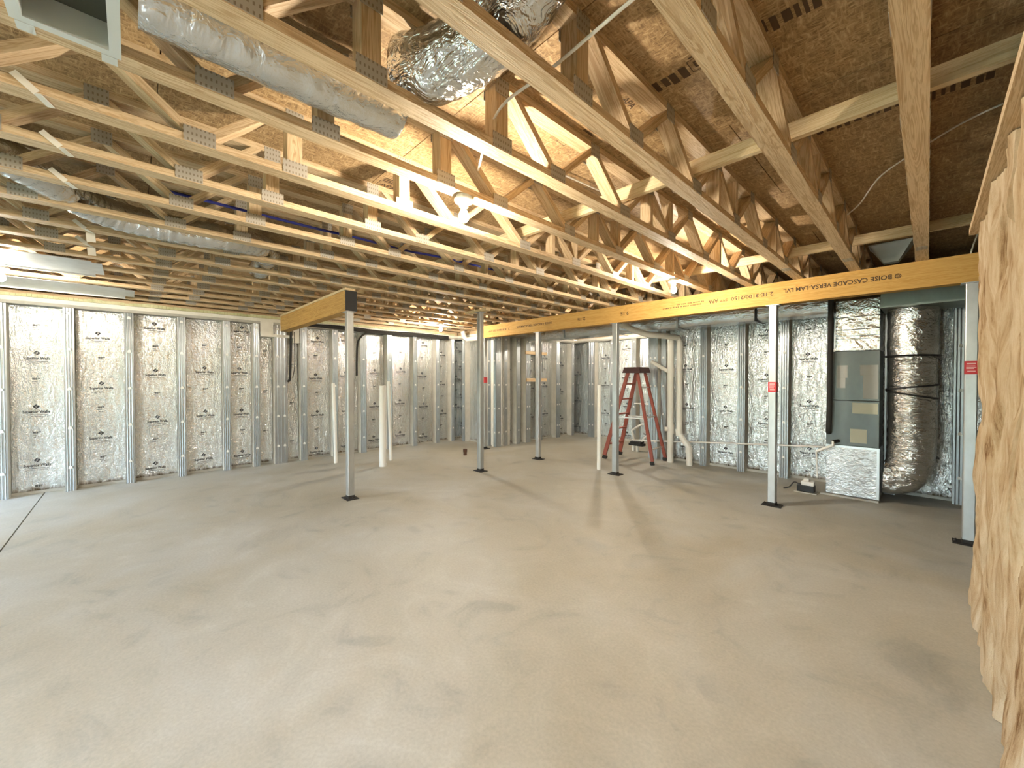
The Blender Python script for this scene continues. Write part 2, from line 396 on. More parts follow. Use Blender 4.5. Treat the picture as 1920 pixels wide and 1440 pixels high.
# left wall: local x = world y
left_studs = [(-2.94, LW), (-2.35, LW), (-1.765, LW), (-1.18, LW), (-.605, LW), (-.02, LW), (.565, LW), (1.14, LW), (1.56, LW), (1.935, .205), (2.31, .11), (2.875, LW), (3.44, .12), (4.015, .12), (4.63, LW), (5.23, LW), (5.66, .09)]
wl = precast_wall('wall_left', (-8.0, 0, 0), PI / 2, -3.4, 6.04, left_studs)
# pale pocket under the short beam
ob('beam_pocket', MB().box(1.62, -.004, 2.30, 1.82, .16, 2.55).box(1.62, -.03, 2.255, 2.16, .16, 2.30).box(2.14, -.004, 2.17, 2.24, .16, 2.47), M['concrete'], wl)
precast_wall('wall_far_left', (0, 5.83, 0), 0, -8.42, -6.60, [(-7.80, LW), (-6.83, LW), (-6.645, .085)], .18)
precast_wall('wall_far_jog', (-6.60, 0, 0), PI / 2, 5.83, 8.86, [(5.90, .14), (6.12, LW), (6.52, .12), (6.85, .15), (7.30, LW), (7.96, .15), (8.58, .10)], .30)
precast_wall('wall_far', (0, 8.65, 0), 0, -7.02, -3.72, [(-6.06, .20), (-5.44, LW), (-4.84, LW), (-4.24, LW)], .05)
precast_wall('wall_right', (0, 7.19, 0), 0, -3.72, 2.3, [(-3.625, .18), (-3.42, .09), (-2.70, .11), (-2.105, .11), (-1.515, .11), (-.93, .11), (-.34, .11), (.27, .11), (.86, .11), (1.45, .11), (2.04, .11)], .10)
struct(ob('wall_jog_return', B(-3.72, 7.61, 0, -3.30, 9.07, WALL_T), M['concrete_grey']))
# sill plates with foam along the wall tops
k = 0
for (x0, y0, x1, y1) in ((-8.30, -3.4, -8.02, 5.80), (-8.30, 5.86, -6.62, 6.10), (-6.88, 6.12, -6.62, 8.62), (-6.88, 8.68, -3.74, 8.95), (-3.72, 7.21, 2.3, 7.48)):
    k += 1; struct(ob('trim_%d' % k, B(x0, y0, WALL_T + .001, x1, y1, ZC - .001), M['pine_y'] if y1 - y0 > x1 - x0 else M['pine_x']))
fm = MB()
for y in [(-3.3 + .045 * i) for i in range(200)]:
    h = .030 + .024 * noise.noise(Vector((y * 2.1, 0, 3))) + .012 * noise.noise(Vector((y * 9, 1, 3)))
    if h > .012: fm.box(-8.02, y, WALL_T + .0015, -7.992 + h * .4, y + .043, WALL_T + .012 + h)
fo = struct(ob('trim_6', fm, M['foam']))
# rear wall with two glazed doors, side wall
RY = -3.2
D1, D3 = (-7.95, -6.35), (-2.45, -.25)
rw = MB()
for a, b in ((-8.45, D1[0]), (D1[1], D3[0]), (D3[1], 2.3)): rw.box(a, RY - .2, 0, b, RY, 2.57)
rw.box(-8.45, RY - .2, 2.05, 2.3, RY, 3.1)
struct(ob('wall_rear', rw, M['concrete_grey']))
struct(ob('wall_side', B(2.3, -3.4, 0, 2.5, 9.2, 3.1), M['concrete_grey']))
struct(ob('wall_rim', MB().box(-8.5, -3.4, ZC, -8.3, 9.2, 3.1).box(-8.5, 8.955, ZC, 2.5, 9.15, 3.1).box(-3.70, 7.485, ZC, 2.3, 7.525, ZT + .02).box(-8.3, 6.105, ZC, -6.89, 6.145, ZT + .02).box(-6.93, 6.105, ZC, -6.89, 8.95, ZT + .02), M['pine_x']))
for n, (a, b) in enumerate((D1, D3)):
    fr = MB(); h = 2.05
    for x in (a, (a + b) / 2 - .03, b - .06): fr.box(x, RY - .14, 0, x + .06, RY - .06, h)
    fr.box(a, RY - .14, h - .06, b, RY - .06, h); fr.box(a, RY - .14, 0, b, RY - .06, .05)
    dr = struct(ob('door_%d' % (n + 1), fr, M['frame']))
    for x0, x1 in ((a + .06, (a + b) / 2 - .03), ((a + b) / 2 + .03, b - .06)):
        ob('pane', B(x0, RY - .105, .05, x1, RY - .099, h - .06), M['glass'], dr)
struct(ob('ground_outside', B(-30, -40, -.3, 30, RY - .21, -.12), plain('lawn', (0.15, 0.18, 0.09), 0.9)))

# --- insulated partition beside the camera
PX = .255
part = struct(ob('wall_partition', B(PX + .10, -3.18, .04, PX + .112, 4.36, 2.55), M['osb']))
ob('top_plate', B(PX - .06, -3.18, 2.556, PX + .09, 4.40, 2.60), M['pine_y'], part); ob('top_plate', B(PX - .045, -3.18, 2.601, PX + .09, 4.40, 2.645), M['pine_y'], part)
ob('bottom_plate', B(PX + .02, -3.18, .001, PX + .10, 4.36, .04), M['pine_y'], part)
NB = 13; bw = (4.36 + 1.2) / NB
for b in range(NB):
    ya = -1.2 + bw * b
    ob('wall_stud', B(PX + .04, ya - .019, .041, PX + .098, ya + .019, 2.555), M['pine_z'], part)
    g = MB(); ny, nz = (26, 150) if b > NB - 8 else (8, 40)
    for j in range(nz + 1):
        z = .004 + (2.55 - .004) * j / nz
        for i in range(ny + 1):
            u = i / ny; y = ya + bw * u
            p = Vector((y * 2.2, z * .55, b * .3))
            edge = min(u, 1 - u); pil = .028 - .005 * max(0.0, 1 - edge / .05)
            hgt = pil + .045 * noise.noise(p * 1.6) + .030 * noise.noise(Vector((y * 9, z * 1.6, 5))) + .014 * noise.noise(Vector((y * 24, z * 6, 9)))
            hole = noise.noise(Vector((y * 5 + 3, z * 1.3, 40)))
            if hole > .22: hgt -= (hole - .22) * .40
            hgt += .05 * math.exp(-(z / .16) ** 2) * (.5 + .7 * noise.noise(Vector((y * 4, 0, 7))))
            hgt = max(-.03, min(.075, hgt)); g.v.append((PX + .022 - hgt, y, z))
    for j in range(nz):
        for i in range(ny):
            a = j * (ny + 1) + i; g.f.append((a, a + 1, a + ny + 2, a + ny + 1))
    n0 = len(g.v)                        # close the back and the rim so the batt has body
    rim = [i for i in range(ny + 1)] + [j * (ny + 1) + ny for j in range(1, nz + 1)] + [nz * (ny + 1) + i for i in range(ny - 1, -1, -1)] + [j * (ny + 1) for j in range(nz - 1, 0, -1)]
    for r in rim: g.v.append((PX + .098, g.v[r][1], g.v[r][2]))
    for t in range(len(rim)):
        u = (t + 1) % len(rim); g.f.append((rim[t], n0 + t, n0 + u, rim[u]))
    g.f.append(tuple(n0 + t for t in range(len(rim))))
    ob('insulation_batt', g, M['batt'], part, smooth=True)

# ------------------------------------------------------------------ floor trusses
CW, CT = .089, .038
zb, zt = ZC + CT, ZT - CT
def chord_mesh(nm, y0, y1): return B(-CW / 2, y0, -CT / 2, CW / 2, y1, CT / 2).mesh(nm, M['pine_y'])
chords = {}
def diag_mesh(dy):
    L = math.hypot(dy, zt - zb); a = math.atan2(zt - zb, dy); ta = math.tan(a); w = CW / 2 - .002; t = CT / 2
    def q(u, v): return u - v / ta
    P = []
    for x in (-w, w): P.append([(x, q(0, -t), -t), (x, q(L, -t), -t), (x, q(L, t), t), (x, q(0, t), t)])
    mb = MB(); A, Bq = P
    mb.hexa([A[0], Bq[0], Bq[1], A[1], A[3], Bq[3], Bq[2], A[2]])
    return mb.mesh('web', M['pine_y']), a
DM = {}
def diag(parent, x, ya, yb):               # from bottom node ya up to top node yb
    key = round(yb - ya, 4)
    if key not in DM: DM[key] = diag_mesh(yb - ya)
    me, a = DM[key]; link('web', me, parent, (0, ya, zb), (a, 0, 0))
vm = B(-CW / 2 + .002, 0, -.038, CW / 2 - .002, zt - zb, .038).mesh('web', M['pine_y'])
vm1 = B(-CW / 2 + .002, 0, -.019, CW / 2 - .002, zt - zb, .019).mesh('web', M['pine_y'])
pl_m = B(-.0012, -.062, -.036, .0012, .062, .036).mesh('connector_plate', M['plate'])
pl_s = B(-.0012, -.045, -.04, .0012, .045, .04).mesh('connector_plate', M['plate'])
ORD = ['first', 'second', 'third', 'fourth', 'fifth', 'sixth', 'seventh', 'eighth', 'ninth', 'tenth', 'eleventh', 'twelfth', 'thirteenth', 'fourteenth', 'fifteenth', 'sixteenth', 'seventeenth', 'eighteenth']
def truss_x(k): return -.05 - .488 * k
for k in range(0, 17):
    x = truss_x(k); y0 = -3.18; y1 = 7.40 if x > -3.74 else (8.88 if x > -6.62 else 6.04)
    t = thing('floor_truss', 'open-web wooden floor truss overhead, %s counting left from the insulated partition' % ORD[k], 'truss', (x, 0, 0), 'floor trusses under the subfloor')
    ck = (y0, y1)
    if ck not in chords: chords[ck] = (chord_mesh('bottom_chord', y0, y1), chord_mesh('top_chord', y0, y1))
    link('bottom_chord', chords[ck][0], t, (0, 0, ZC + CT / 2)); link('top_chord', chords[ck][1], t, (0, 0, ZT - CT / 2))
    nodes_b, nodes_t = [], []
    bnode = [1.77 + .73 * i for i in range(12) if 1.77 + .73 * i < y1 - .3]
    for i, yb_ in enumerate(bnode):
        nodes_b.append(yb_)
        diag(t, x, yb_ - .02, yb_ - (.365 if i else .33)); 
        if yb_ + .365 < y1 - .05: diag(t, x, yb_ + .02, yb_ + .365 - .01); nodes_t.append(yb_ + .365)
        if i % 2 and yb_ + .365 < y1 - .05: link('web', vm1, t, (0, yb_ + .365 + .02, zb), (PI / 2, 0, 0))
        if i % 3 == 2: link('web', vm1, t, (0, yb_ + .0, zb), (PI / 2, 0, 0))
    lnode = [.25 - .73 * i for i in range(6) if .25 - .73 * i > y0 + .3]
    for i, yb_ in enumerate(lnode):
        nodes_b.append(yb_); diag(t, x, yb_ + .02, yb_ + (.365 if i else .33)); diag(t, x, yb_ - .02, yb_ - .365 + .01); nodes_t.append(yb_ - .365)
    for yv in (.67, 1.34): link('web', vm, t, (0, yv, zb), (PI / 2, 0, 0)); nodes_b.append(yv); nodes_t.append(yv)
    sides = (1, -1) if k < 6 else (1,)
    for s in sides:
        for yv in nodes_b: link('connector_plate', pl_m, t, (s * (CW / 2 + .0013), yv, ZC + .040))
        for yv in nodes_t: link('connector_plate', pl_s, t, (s * (CW / 2 + .0013), yv, ZT - .045))
    link('connector_plate', pl_m, t, (0, 4.95 - .02 * (k % 3), ZC - .0013), (0, PI / 2, 0))
# strongback boards threaded through the webs
tag(ob('strongback_board', B(-7.9, 2.555, 2.80, .34, 2.593, 2.888), M['pale_x']), 'long pale board running across the trusses above the camera, near the lamp', 'board', 'strongback boards')
tag(ob('strongback_board', B(-3.4, 5.02, 2.80, .34, 5.058, 2.888), M['pale_x']), 'pale board running across the trusses just in front of the yellow beam', 'board', 'strongback boards')

# lettering stamped on the subfloor
def stamp(parent_name, s, loc, rz, size, mat, frame=False, bars=0):
    me = text_mesh(s, size, mat)
    xs = [v.co.x for v in me.vertices]; ys = [v.co.y for v in me.vertices]; w = max(xs) - min(xs); h = max(ys) - min(ys)
    polys = []
    if frame:
        a, b, t = w / 2 + size * .35, h / 2 + size * .3, size * .07
        polys += [rc(-a, b, a, b + t), rc(-a, -b - t, a, -b), rc(-a, -b, -a + t, b), rc(a - t, -b, a, b)]
    for i in range(bars): polys.append(rc(-w * .6, h / 2 + size * (.5 + .32 * i), w * (.6 - .12 * (i % 2)), h / 2 + size * (.68 + .32 * i)))
    if polys: flat_polys(me, polys)
    o = link('printed_stamp', me, ceiling, loc, (PI, 0, rz)); return o
STAMPS = [('APA', (-1.13, 1.95), PI / 2, .055, False, 3), ('D', (-.76, 1.94), 0, .06, True, 1), ('D', (-1.58, 1.97), PI / 2, .055, True, 3),
          ('APA', (-2.9, 1.45), PI / 2, .07, True, 3), ('APA', (-1.95, 3.05), PI / 2, .07, True, 3)]
for s, (x, y), rz, size, frm, br in STAMPS: stamp('', s, (x, y, ZT - .0012), rz, size, M['print_brown'], frm, br)
for (x0, x1, y) in ((-.99, -.83, 1.95), (-.50, -.14, 1.95), (-.48, -.12, 3.0), (-1.44, -1.28, 2.0), (.0, .22, 3.05)):
    me = bpy.data.meshes.new('printed_strip'); me.materials.append(M['print_brown']); polys = []; x = x0
    while x < x1:
        w = rnd.uniform(.012, .035); polys.append(rc(x, -rnd.uniform(.03, .05), x + w, rnd.uniform(.03, .05))); x += w + rnd.uniform(.006, .02)
    flat_polys(me, polys); link('printed_strip', me, ceiling, (0, y, ZT - .0012), (PI, 0, 0))

# ------------------------------------------------------------------ beams and posts
ZB = 2.395
BY0, BY1 = 5.48, 5.615
lv = thing('laminated_beam', 'long yellow laminated beam with upside-down lettering under the trusses', 'beam', (0, BY0, ZB))
for i, (a, b) in enumerate(((0, .0445), (.0453, .0895), (.0903, .135))):
    ob('ply', B(-6.72, a, 0, 1.2, b, ZC - ZB - .001), M['beam'], lv)
def beam_text(s, xl, xr, z, h, mat):
    me = text_mesh(s, h * 1.3, mat); xs = [v.co.x for v in me.vertices]; ys = [v.co.y for v in me.vertices]
    cx, cyy = (max(xs) + min(xs)) / 2, (max(ys) + min(ys)) / 2; sx = (xr - xl) / (max(xs) - min(xs)); sy = h / (max(ys) - min(ys))
    for v in me.vertices: v.co.x = (v.co.x - cx) * sx; v.co.y = (v.co.y - cyy) * sy
    link('lettering', me, lv, ((xl + xr) / 2, -.0012, z - ZB), (-PI / 2, PI, 0) if False else (PI / 2, PI, 0))
for s, xl, xr, z, h in (('© BOISE CASCADE VERSA-LAM LVL', -1.17, -.19, 2.535, .050), ('2.1E-3100/2150', -1.73, -1.27, 2.525, .046), ('SYP', -1.86, -1.77, 2.52, .030), ('APA', -2.0, -1.88, 2.525, .050),
                        ('2.1E', -3.30, -3.16, 2.52, .05), ('2.1E', -4.12, -3.96, 2.52, .05),
                        ('BOISE CASCADE VERSA-LAM LVL', -5.60, -4.70, 2.53, .042), ('2.1E-3100/2150 SYP', -6.45, -5.80, 2.52, .038)):
    beam_text(s, xl, xr, z, h, M['print_brown'])
for xl, xr, z in ((-2.42, -2.06, 2.545), (-2.62, -2.10, 2.512)):      # small print, too fine to read
    me = bpy.data.meshes.new('small_print'); me.materials.append(M['print_brown']); polys = []; x = xl
    while x < xr:
        w = rnd.uniform(.006, .013); polys.append(rc(x, -rnd.uniform(.006, .010), x + w, rnd.uniform(.006, .010))); x += w + rnd.choice((.004, .005, .02))
    flat_polys(me, polys); link('small_print', me, lv, (0, -.0012, z - ZB), (PI / 2, 0, 0))
SBY = 1.93
sb = thing('timber_beam', 'short brown beam running from the grey post into the left wall', 'beam', (0, SBY, 2.365))
ob('ply', B(-8.10, 0, 0, -5.015, .0665, .255), M['beam_old'], sb); ob('ply', B(-8.10, .0675, 0, -5.015, .135, .255), M['beam_old'], sb)
ob('top_plate', B(-8.0, -.01, .2555, -5.0, .12, .2835), M['pale_x'], sb)
ob('end_cap', B(-5.014, -.003, .002, -4.996, .138, .254), M['black'], sb)
ob('packing_block', B(-5.02, .0, .2840, -4.90, .11, .2848), M['pale_x'], sb)
def post(x, y, ztop, label, sticker=None, block=None):
    t = thing('steel_post', label, 'post', (x, y, 0), 'galvanised steel support posts')
    w = .041
    prof = [(-w, -w + .008), (-w + .003, -w + .003), (-w + .008, -w), (w - .008, -w), (w - .003, -w + .003), (w, -w + .008), (w, w - .008), (w - .003, w - .003), (w - .008, w), (-w + .008, w), (-w + .003, w - .003), (-w, w - .008)]
    ob('shaft', MB().prism(prof, .0105, ztop - .0085, 2), M['post'], t)
    ob('base_plate', B(-.10, -.075, 0, .10, .075, .010), M['black_rub'], t, bevel=.002); ob('cap_plate', B(-.07, -.06, ztop - .008, .07, .06, ztop - .0005), M['post'], t)
    ob('dark_foot_band', MB().prism([(a * 1.05, b * 1.05) for a, b in prof], .011, .045, 2), M['black_rub'], t)  # dark band around the foot of the shaft
    for sx in (-.078, .078): ob('anchor_bolt', MB().lathe([(.012, 0), (.012, .010), (.006, .012), (.006, .022)], (sx, 0, .0102), 8), M['black_rub'], t)
    if sticker:
        s = ob('warning_sticker', MB().box(-w - .0012, -w - .0012, -.06, w + .0012, -w - .0002, .06).box(w + .0002, -w - .0012, -.06, w + .0012, w, .06), M['sticker'], t, (0, 0, sticker))
        me = bpy.data.meshes.new('sticker_text'); me.materials.append(M['sticker_ink'])
        flat_polys(me, [rc(-.028, .03, .028, .042), rc(-.030, .012, .024, .018), rc(-.030, 0, .030, .006), rc(-.030, -.012, .018, -.006), rc(-.024, -.036, .026, -.028)])
        link('sticker_text', me, s, (0, -w - .0016, 0), (PI / 2, 0, 0))
    if block: ob('bearing_block', B(*block), M['pale_x'], t)
    return t
post(-5.06, SBY + .065, 2.3645, 'grey square steel post holding the end of the short brown beam')
post(-5.08, 4.14, 2.61, 'grey square steel post alone mid-floor reaching the trusses', None, (-.35, -.05, 2.6105, .20, .05, ZC - .001))
post(-5.08, 5.545, ZB, 'grey square steel post under the beam with wires hanging beside it')
post(-3.42, 5.545, ZB, 'bright grey steel post under the beam beside the red ladder')
post(-1.28, 5.545, ZB, 'pale steel post with red sticker midway between ladder and furnace', 1.42)
post(.27, 5.545, ZB, 'blue-grey steel post with red sticker beside the brown insulation', 1.62)
post(-6.66, 5.545, ZB, 'grey steel post with small red sticker at the far end of the beam', 1.49)

# ------------------------------------------------------------------ lamps
def lamp(x, y, label):
    t = thing('ceiling_lamp', label, 'lamp', (x, y, ZC - .036), 'bare bulb lampholders')
    ob('lampholder', MB().lathe([(.060, .016), (.060, .010), (.054, .0), (.030, -.006), (.026, -.030), (.021, -.034)], seg=24), M['porcelain'], t, smooth=True)
    ob('bulb', MB().lathe([(.013, -.0345), (.014, -.044), (.022, -.058), (.029, -.076), (.031, -.092), (.028, -.108), (.018, -.120), (.006, -.1245)], seg=20), M['bulb'], t, smooth=True)
    ob('junction_box', MB().lathe([(.05, .0165), (.05, .0355)], seg=8), M['boot'], t)
    return t
lamp(truss_x(4), 1.50, 'lit bare bulb nearest the camera, under a truss')
lamp(truss_x(4), 4.45, 'lit bare bulb just above the yellow beam')
lamp(truss_x(14), 4.57, 'lit bare bulb in the far left corner under the trusses')
lamp(truss_x(13), -.93, 'lit bare bulb at the left edge beside the metal sheets')
lamp(truss_x(1), -2.0, 'added unseen bulb behind the camera, lighting the right side of the floor')  # added lamp out of view, brightens the right side of the floor
lamp(truss_x(10), 7.40, 'lit bare bulb in the far alcove, hidden behind the yellow beam')

# ------------------------------------------------------------------ ducts overhead
def flex(path, r, n=10, ring=0.05, amp=.035, seg=24):
    P = catmull(path, n); L = sum((P[i + 1] - P[i]).length for i in range(len(P) - 1)); m = max(12, int(L / ring * 4))
    acc = [0.0]
    for i in range(len(P) - 1): acc.append(acc[-1] + (P[i + 1] - P[i]).length)
    Q = []
    for k in range(m + 1):
        s = L * k / m; i = max(j for j in range(len(acc)) if acc[j] <= s + 1e-9); i = min(i, len(P) - 2)
        t = (s - acc[i]) / max(1e-9, acc[i + 1] - acc[i]); Q.append(P[i].lerp(P[i + 1], t))
    return MB().tube(Q, lambda t: r * (1 + amp * math.sin(t * L / ring * 2 * PI) + .02 * noise.noise(Vector((t * L * 6, r, 0)))), seg)
xm = (truss_x(3) + truss_x(4)) / 2
tag(ob('insulated_duct', flex([(xm, .03, 2.79), (xm, .2, 2.785), (xm, .45, 2.785), (xm, .70, 2.79), (xm, .92, 2.80)], .128, ring=.12, amp=.02), M['foil_duct'], smooth=True),
    'silver foil duct lying lengthwise between two trusses at upper left', 'duct')
tag(ob('flex_duct', flex([(-1.54, .87, 2.83), (-1.42, .91, 2.80), (-1.26, .95, 2.795), (-1.10, .97, 2.81), (-.96, .97, 2.84), (-.88, .96, 2.86)], .13, ring=.06, amp=.016), M['foil_flex'], smooth=True),
    'wrinkled silver flexible duct threaded through the truss openings near the top', 'duct')
x78 = (truss_x(8) + truss_x(9)) / 2
fd = tag(ob('flex_duct', flex([(truss_x(7) - .12, -1.2, 2.83), (truss_x(7) - .2, -.55, 2.80), (x78 + .05, -.15, 2.74), (x78, .3, 2.72), (x78 - .02, .68, 2.74), (truss_x(9) - .1, .98, 2.80), (truss_x(10) - .15, 1.06, 2.78), (truss_x(11) + .05, 1.08, 2.78)], .105, ring=.06, amp=.03), M['foil_duct'], smooth=True),
    'long thin silver flexible duct snaking between trusses on the left', 'duct')
bt = thing('register_boot', 'pale metal register boot with dark opening at top left between trusses', 'vent', (-1.755, -.135, ZC))
b = MB(); x0, x1, y0, y1 = -.20, .17, -.10, .09
b.box(x0 - .03, y0 - .03, -.004, x1 + .03, y0, 0); b.box(x0 - .03, y1, -.004, x1 + .03, y1 + .03, 0); b.box(x0 - .03, y0, -.004, x0, y1, 0); b.box(x1, y0, -.004, x1 + .03, y1, 0)
ob('flange', b, M['boot'], bt)
b = MB(); b.box(x0 - .002, y0 - .002, .0005, x0, y1, .09); b.box(x1, y0, .0005, x1 + .002, y1, .09); b.box(x0, y0 - .002, .0005, x1, y0, .09); b.box(x0, y1, .0005, x1, y1 + .002, .09)
ob('sleeve', b, M['boot'], bt); ob('back', B(x0, y0, .088, x1, y1, .09), M['boot_in'], bt)
for sx, sy in ((x0, y0), (x0, y1)): ob('corner_tab', B(sx - .075, sy - .02, -.006, sx - .031, sy + .02, -.001), M['boot'], bt)
tag(ob('sheet_metal_pan', MB().box(-6.29, -2.4, ZC - .005, -5.56, -.27, ZC - .001).box(-6.29, -2.4, ZC - .02, -6.283, -.27, ZC - .005).box(-6.2, -.27, ZC - .005, -5.62, -.20, ZC - .001), M['duct']), 'grey sheet metal nailed under the trusses at the left edge, farther from the wall', 'sheet metal', 'sheet metal pans')
tag(ob('sheet_metal_pan', MB().box(-7.75, -2.4, ZC - .005, -6.98, -.05, ZC - .001).box(-7.75, -2.4, ZC - .02, -7.743, -.05, ZC - .005).box(-7.6, -.05, ZC - .005, -7.05, .04, ZC - .001), M['duct']), 'grey sheet metal nailed under the trusses right along the left wall', 'sheet metal', 'sheet metal pans')
for i, (k, lab) in enumerate(((5, 'torn white strap stapled to a truss just below the register boot'), (6, 'short white strap on the truss under the torn strap'), (7, 'small white strap on a truss above the thin silver duct'), (9, 'white strap hanging past the truss left of the thin silver duct'), (10, 'white square scrap hanging under a truss at far left'))):
    x = truss_x(k); s = MB(); y = -.27 + .02 * (i % 2)
    s.bar((x + .049, y - .05, ZC + .05), (x + .0475, y + .01, ZC - .001), .003, .026, (0, 1, 0)); s.bar((x + .047, y + .01, ZC - .0035), (x - .035, y + .04, ZC - .005), .024, .003)
    if k >= 9: s.bar((x - .05, y + .03, ZC - .003), (x - .055, y + .035, ZC - .07), .05, .003, (1, 0, 0))
    tag(ob('hanger_strap', s, M['white']), lab, 'strap', 'white straps on the trusses')

# ------------------------------------------------------------------ cables and tubing
def cable(name, pts, r, mat, label, cat='cable', n=6, seg=8):
    return tag(ob(name, MB().tube(catmull(pts, n), r, seg), mat, smooth=True), label, cat)
cable('electric_cable', [(.20, 1.16, 2.79), (-.25, 1.19, 2.78), (-.71, 1.235, 2.80), (-1.08, 1.25, 2.785), (-1.4, 1.27, 2.80), (-1.7, 1.42, 2.81), (-1.92, 1.55, 2.80)], .0065, M['white'], 'white cable crossing the trusses at the top centre')
cable('electric_cable', [(-1.96, 1.62, 2.97), (-1.86, 1.95, 2.985), (-1.80, 2.35, 2.975), (-1.76, 2.80, 2.98)], .006, M['white'], 'white cable curving along the subfloor right of the near bulb')
cable('electric_cable', [(-.49, 4.46, 2.93), (-.38, 4.15, 2.90), (-.26, 3.88, 2.955), (-.11, 3.66, 2.96), (.12, 3.42, 2.97), (.33, 3.30, 2.97)], .005, M['white'], 'thin pale cable slung across the dark subfloor at upper right')
cable('electric_cable', [(.30, 5.40, 2.85), (.285, 5.44, 2.78), (.265, 5.455, 2.70), (.255, 5.465, 2.645)], .006, M['white'], 'short pale wire end dangling over the right end of the yellow beam')
cable('water_tubing', [(-3.60, .2, 2.80), (-3.60, .8, 2.795), (-3.56, 1.16, 2.78), (-3.56, 1.56, 2.785), (-3.56, 1.99, 2.78), (-3.56, 2.4, 2.80), (-3.60, 3.2, 2.82)], .011, M['blue'], 'blue water tubing running between two trusses', 'pipe')
cable('conduit_drop', [(-7.90, 2.07, 2.36), (-7.92, 2.075, 2.2), (-7.92, 2.07, 1.9), (-7.925, 2.06, 1.6), (-7.92, 2.05, 1.50), (-7.92, 2.02, 1.465)], .021, M['black_rub'], 'black conduit hanging down the left wall under the short beam')
cable('electric_cable', [(-7.91, 2.13, 2.36), (-7.93, 2.14, 2.0), (-7.92, 2.13, 1.7), (-7.92, 2.10, 1.53)], .006, M['black_rub'], 'thin black wire hanging beside the conduit under the short beam')
cable('conduit_drop', [(-7.87, 3.62, 2.45), (-7.87, 3.45, 2.44), (-7.88, 3.34, 2.36), (-7.90, 3.28, 2.22), (-7.92, 3.27, 1.9), (-7.93, 3.27, 1.58)], .02, M['black_rub'], 'black conduit curving down the left wall behind the post')
cbn = thing('cable_bundle', 'bundle of black cables strung along the top of the left wall', 'cable', (-7.95, 2.2, 2.5))
for i in range(5):
    pts = [(-7.95 + .018 * (i % 3), 2.2, 2.50 + .016 * (i // 2)), (-7.94 + .018 * (i % 3), 3.0, 2.485 + .015 * i), (-7.95 + .02 * (i % 2), 3.8, 2.46 + .016 * i), (-7.94, 4.6, 2.47 + .018 * i), (-7.92, 5.2, 2.45 + .02 * i), (-7.88, 5.45, 2.46 + .016 * i)]
    ob('strand', MB().tube(catmull([(a + 7.95, b - 2.2, c - 2.5) for a, b, c in pts], 6), .009, 8), M['black_rub'], cbn, smooth=True)
wb = thing('wooden_backer', 'small wooden backer frame with two rails on the far wall', 'board', (-6.585, 0, 0))
ob('rail', B(0, 6.72, 2.10, .038, 7.46, 2.17), M['pine_y'], wb); ob('rail', B(0, 6.75, 1.45, .038, 7.46, 1.53), M['pine_y'], wb); ob('upright', B(.0385, 7.06, .0, .076, 7.15, 1.66), M['pine_z'], wb)
for i, yy in enumerate((7.05, 7.20)):
    cable('electric_cable', [(-6.50, yy - .02, 2.45), (-6.50, yy, 2.2), (-6.50, yy + .03 * i, 1.9), (-6.50, yy + .04 * i, 1.68)], .007, M['black_rub'], ('dark wire hanging left' if i == 0 else 'dark wire hanging right') + ' of the wooden backer upright')

# ------------------------------------------------------------------ plumbing
def pipe(name, path, r, label, mat='pvc', fit=(), n=1, group=None):
    t = thing(name, label, 'pipe', path[0], group); o = Vector(path[0])
    P = path if n == 1 else catmull(path, n)
    ob('pipe_run', MB().tube([Vector(p) - o for p in P], r, 18), M[mat], t, smooth=True)
    for a, b, rr in fit: ob('coupling', MB().tube([Vector(a) - o, Vector(b) - o], rr, 18), M[mat], t, smooth=True)
    return t
pipe('stub_pipe', [(-7.37, 2.65, 0), (-7.375, 2.64, .7), (-7.40, 2.62, 1.44)], .030, 'slim white pipe standing upright close to the left wall', 'pvc_clean')
pipe('stub_pipe', [(-6.53, 3.14, 0), (-6.53, 3.14, 1.40)], .057, 'thicker white pipe standing upright right of the short-beam post', 'pvc_clean', [((-6.53, 3.14, .0), (-6.53, 3.14, .05), .062)])
pipe('stub_pipe', [(-6.90, 3.48, 0), (-6.90, 3.46, .7), (-6.91, 3.44, 1.47)], .030, 'slim white pipe standing behind the thicker white pipe', 'pvc_clean')
pipe('stub_pipe', [(-3.80, 5.65, 0), (-3.80, 5.65, 1.41)], .033, 'white pipe standing upright just left of the ladder', 'pvc_clean', [((-3.80, 5.65, 1.405), (-3.80, 5.65, 1.415), .03)])
pipe('stub_pipe', [(-6.36, 4.79, 0), (-6.36, 4.79, .115)], .034, 'small rusty brown pipe stub in the middle of the floor', 'brown_can', [((-6.36, 4.79, .06), (-6.36, 4.79, .118), .04)])
pipe('drain_stack', [(-3.235, 7.085, 0), (-3.235, 7.085, 2.33)], .054, 'thick white drain pipe straight down to the floor beside the ladder', 'pvc',
     [((-3.235, 7.10, .52), (-3.235, 7.10, .68), .064), ((-3.235, 7.10, .60), (-3.32, 7.04, .60), .04), ((-3.235, 7.10, 1.55), (-3.235, 7.10, 1.72), .062), ((-3.235, 7.10, 1.62), (-3.62, 7.12, 1.84), .034)])
